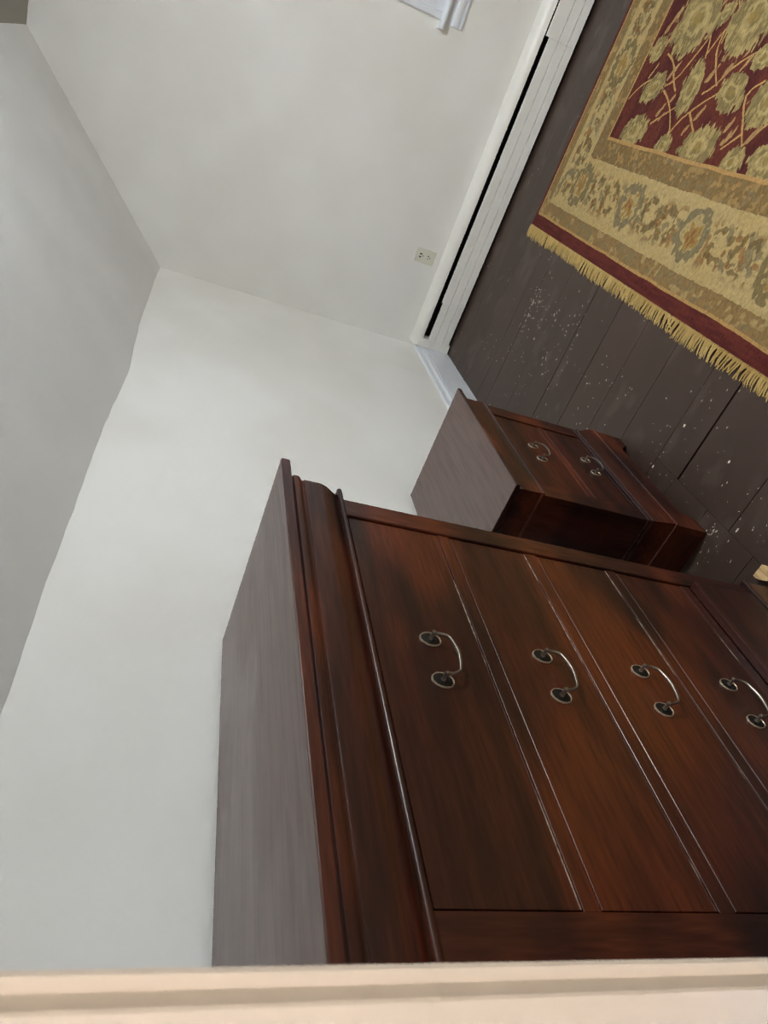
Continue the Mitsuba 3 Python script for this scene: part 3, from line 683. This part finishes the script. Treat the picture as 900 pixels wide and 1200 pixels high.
def fringe(ya, sgn, seed):
    rr_ = random.Random(seed); ms = []; vv, ff = [], []
    # woven end band that the strands leave from
    x = RX0 + 0.004
    while x < RX1 - 0.003:
        L = rr_.uniform(0.043, 0.054) * (1.0 + 0.08 * math.sin(x * 9))
        lean = 0.008 + 0.008 * math.sin(x * 23) + rr_.gauss(0, 0.0035)
        bend = rr_.gauss(0.003, 0.0025)
        loose = rr_.random() < 0.03
        if loose: lean = rr_.gauss(0, .03); L *= 0.7
        for q in range(3):
            r0 = rr_.uniform(0.0012, 0.0017); o = (q - 1) * 0.0017; zz = 0.0045 + (0.0016 if q == 1 else 0) + (0.004 if loose else 0)
            e = rr_.uniform(-0.0025, 0.0025); l = L * rr_.uniform(0.9, 1.04)
            pts = [(x + o * .9, ya - sgn * 0.005, zz + .002), (x + o + lean * .2 + bend, ya + sgn * l * .3, zz + .001), (x + o * .9 + lean * .6 + bend, ya + sgn * l * .65, zz - .0006), (x + o * 1.2 + lean + e, ya + sgn * l, 0.0026)]
            m = tube(pts, np.array([1, 1.05, .95, .5]) * r0, 5)
            ff.append(np.asarray(m.faces) + sum(len(t) for t in vv)); vv.append(np.asarray(m.vertices))
        x += rr_.uniform(0.0086, 0.0108)
    # the flat woven end the strands leave from
    m = box(RX0 + .002, RX1 - .001, min(ya - sgn * .002, ya + sgn * 0.006), max(ya - sgn * .002, ya + sgn * 0.006), 0.0004, 0.0040, 0.0012)
    ff.append(np.asarray(m.faces) + sum(len(t) for t in vv)); vv.append(np.asarray(m.vertices))
    return trimesh.Trimesh(np.vstack(vv), np.vstack(ff), process=False)
scene_f = fringe(RY1, 1, 3)
obj('fringe', scene_f, 'fringe_yarn', rk, kind='stuff', label='cream yarn fringe along the end of the rug')
obj('fringe', fringe(RY0, -1, 4), 'fringe_yarn', rk, kind='stuff', label='cream yarn fringe along the far end of the rug')

# ------------------------------------------------------------------ flecks of white paint on the floor (uncountable crumbs: one mesh)
rc = np.random.default_rng(21)
CH = [(-2.08, -.613, .008, .014), (-1.94, -.640, .004, .006), (-2.06, -.452, .007, .015), (-2.31, -.62, .008, .013), (-2.47, -.50, .007, .016), (-1.50, -.49, .006, .008), (-1.60, -.55, .006, .007), (-1.30, -.30, .004, .010),
      (-.95, -.46, .005, .014), (-1.02, -.60, .005, .018), (-1.05, -.585, .004, .014), (-1.20, -.70, .004, .012), (-1.27, -.60, .003, .016), (-1.16, -.38, .004, .012), (-1.10, -.43, .006, .010), (-.78, -.58, .006, .016), (-.80, -.52, .008, .022), (-.84, -.60, .005, .012)]
vv, ff = [], []
def chip(x, y, a, b):
    n = 9; an = np.arange(n) * 2 * np.pi / n; r = rc.uniform(0.55, 1.1, n)
    th = rc.normal(0, 0.3)
    px, py = np.cos(an) * r * a / 2, np.sin(an) * r * b / 2
    qx, qy = x + px * math.cos(th) - py * math.sin(th), y + px * math.sin(th) + py * math.cos(th)
    o = sum(len(q) for q in vv)
    vv.append(np.vstack([np.stack([qx, qy, np.full(n, 0.0003)], 1), np.stack([qx, qy, np.full(n, -0.0012)], 1), [[x, y, 0.0004]]]))
    for k in range(n):
        j = (k + 1) % n
        ff.append([o + 2 * n, o + k, o + j]); ff.append([o + k, o + n + k, o + n + j]); ff.append([o + k, o + n + j, o + j])
for c in CH: chip(*c)
def cluster(cx, cy, sx, sy, n, a0, a1):
    for _ in range(n):
        s = rc.uniform(a0, a1)
        chip(rc.normal(cx, sx), rc.normal(cy, sy), s * 0.6, s * rc.uniform(0.9, 2.4))
cluster(-0.80, -0.57, .035, .07, 42, .002, .007)
cluster(-0.93, -0.58, .06, .06, 26, .002, .006)
cluster(-1.20, -0.60, .05, .07, 26, .002, .006)
cluster(-1.14, -0.42, .03, .05, 10, .002, .006)
cluster(-0.78, -0.42, .02, .08, 14, .0015, .004)
cluster(-1.62, -0.56, .12, .08, 14, .0015, .005)
cluster(-2.20, -0.54, .10, .06, 18, .001, .003)
cluster(-2.46, -0.55, .06, .05, 16, .001, .004)
cluster(-2.43, -0.42, .05, .03, 18, .001, .004)
cluster(-2.405, -0.445, .006, .010, 16, .002, .006)
cluster(-2.04, -0.53, .05, .06, 14, .0015, .004)
cluster(-1.3, -0.45, .5, .14, 30, .001, .0025)
chips = trimesh.Trimesh(np.vstack(vv), np.array(ff), process=False)
obj('paint_fleck', chips, 'chip_white', 'floor', kind='stuff', label='pale flecks of spilt paint on the boards')
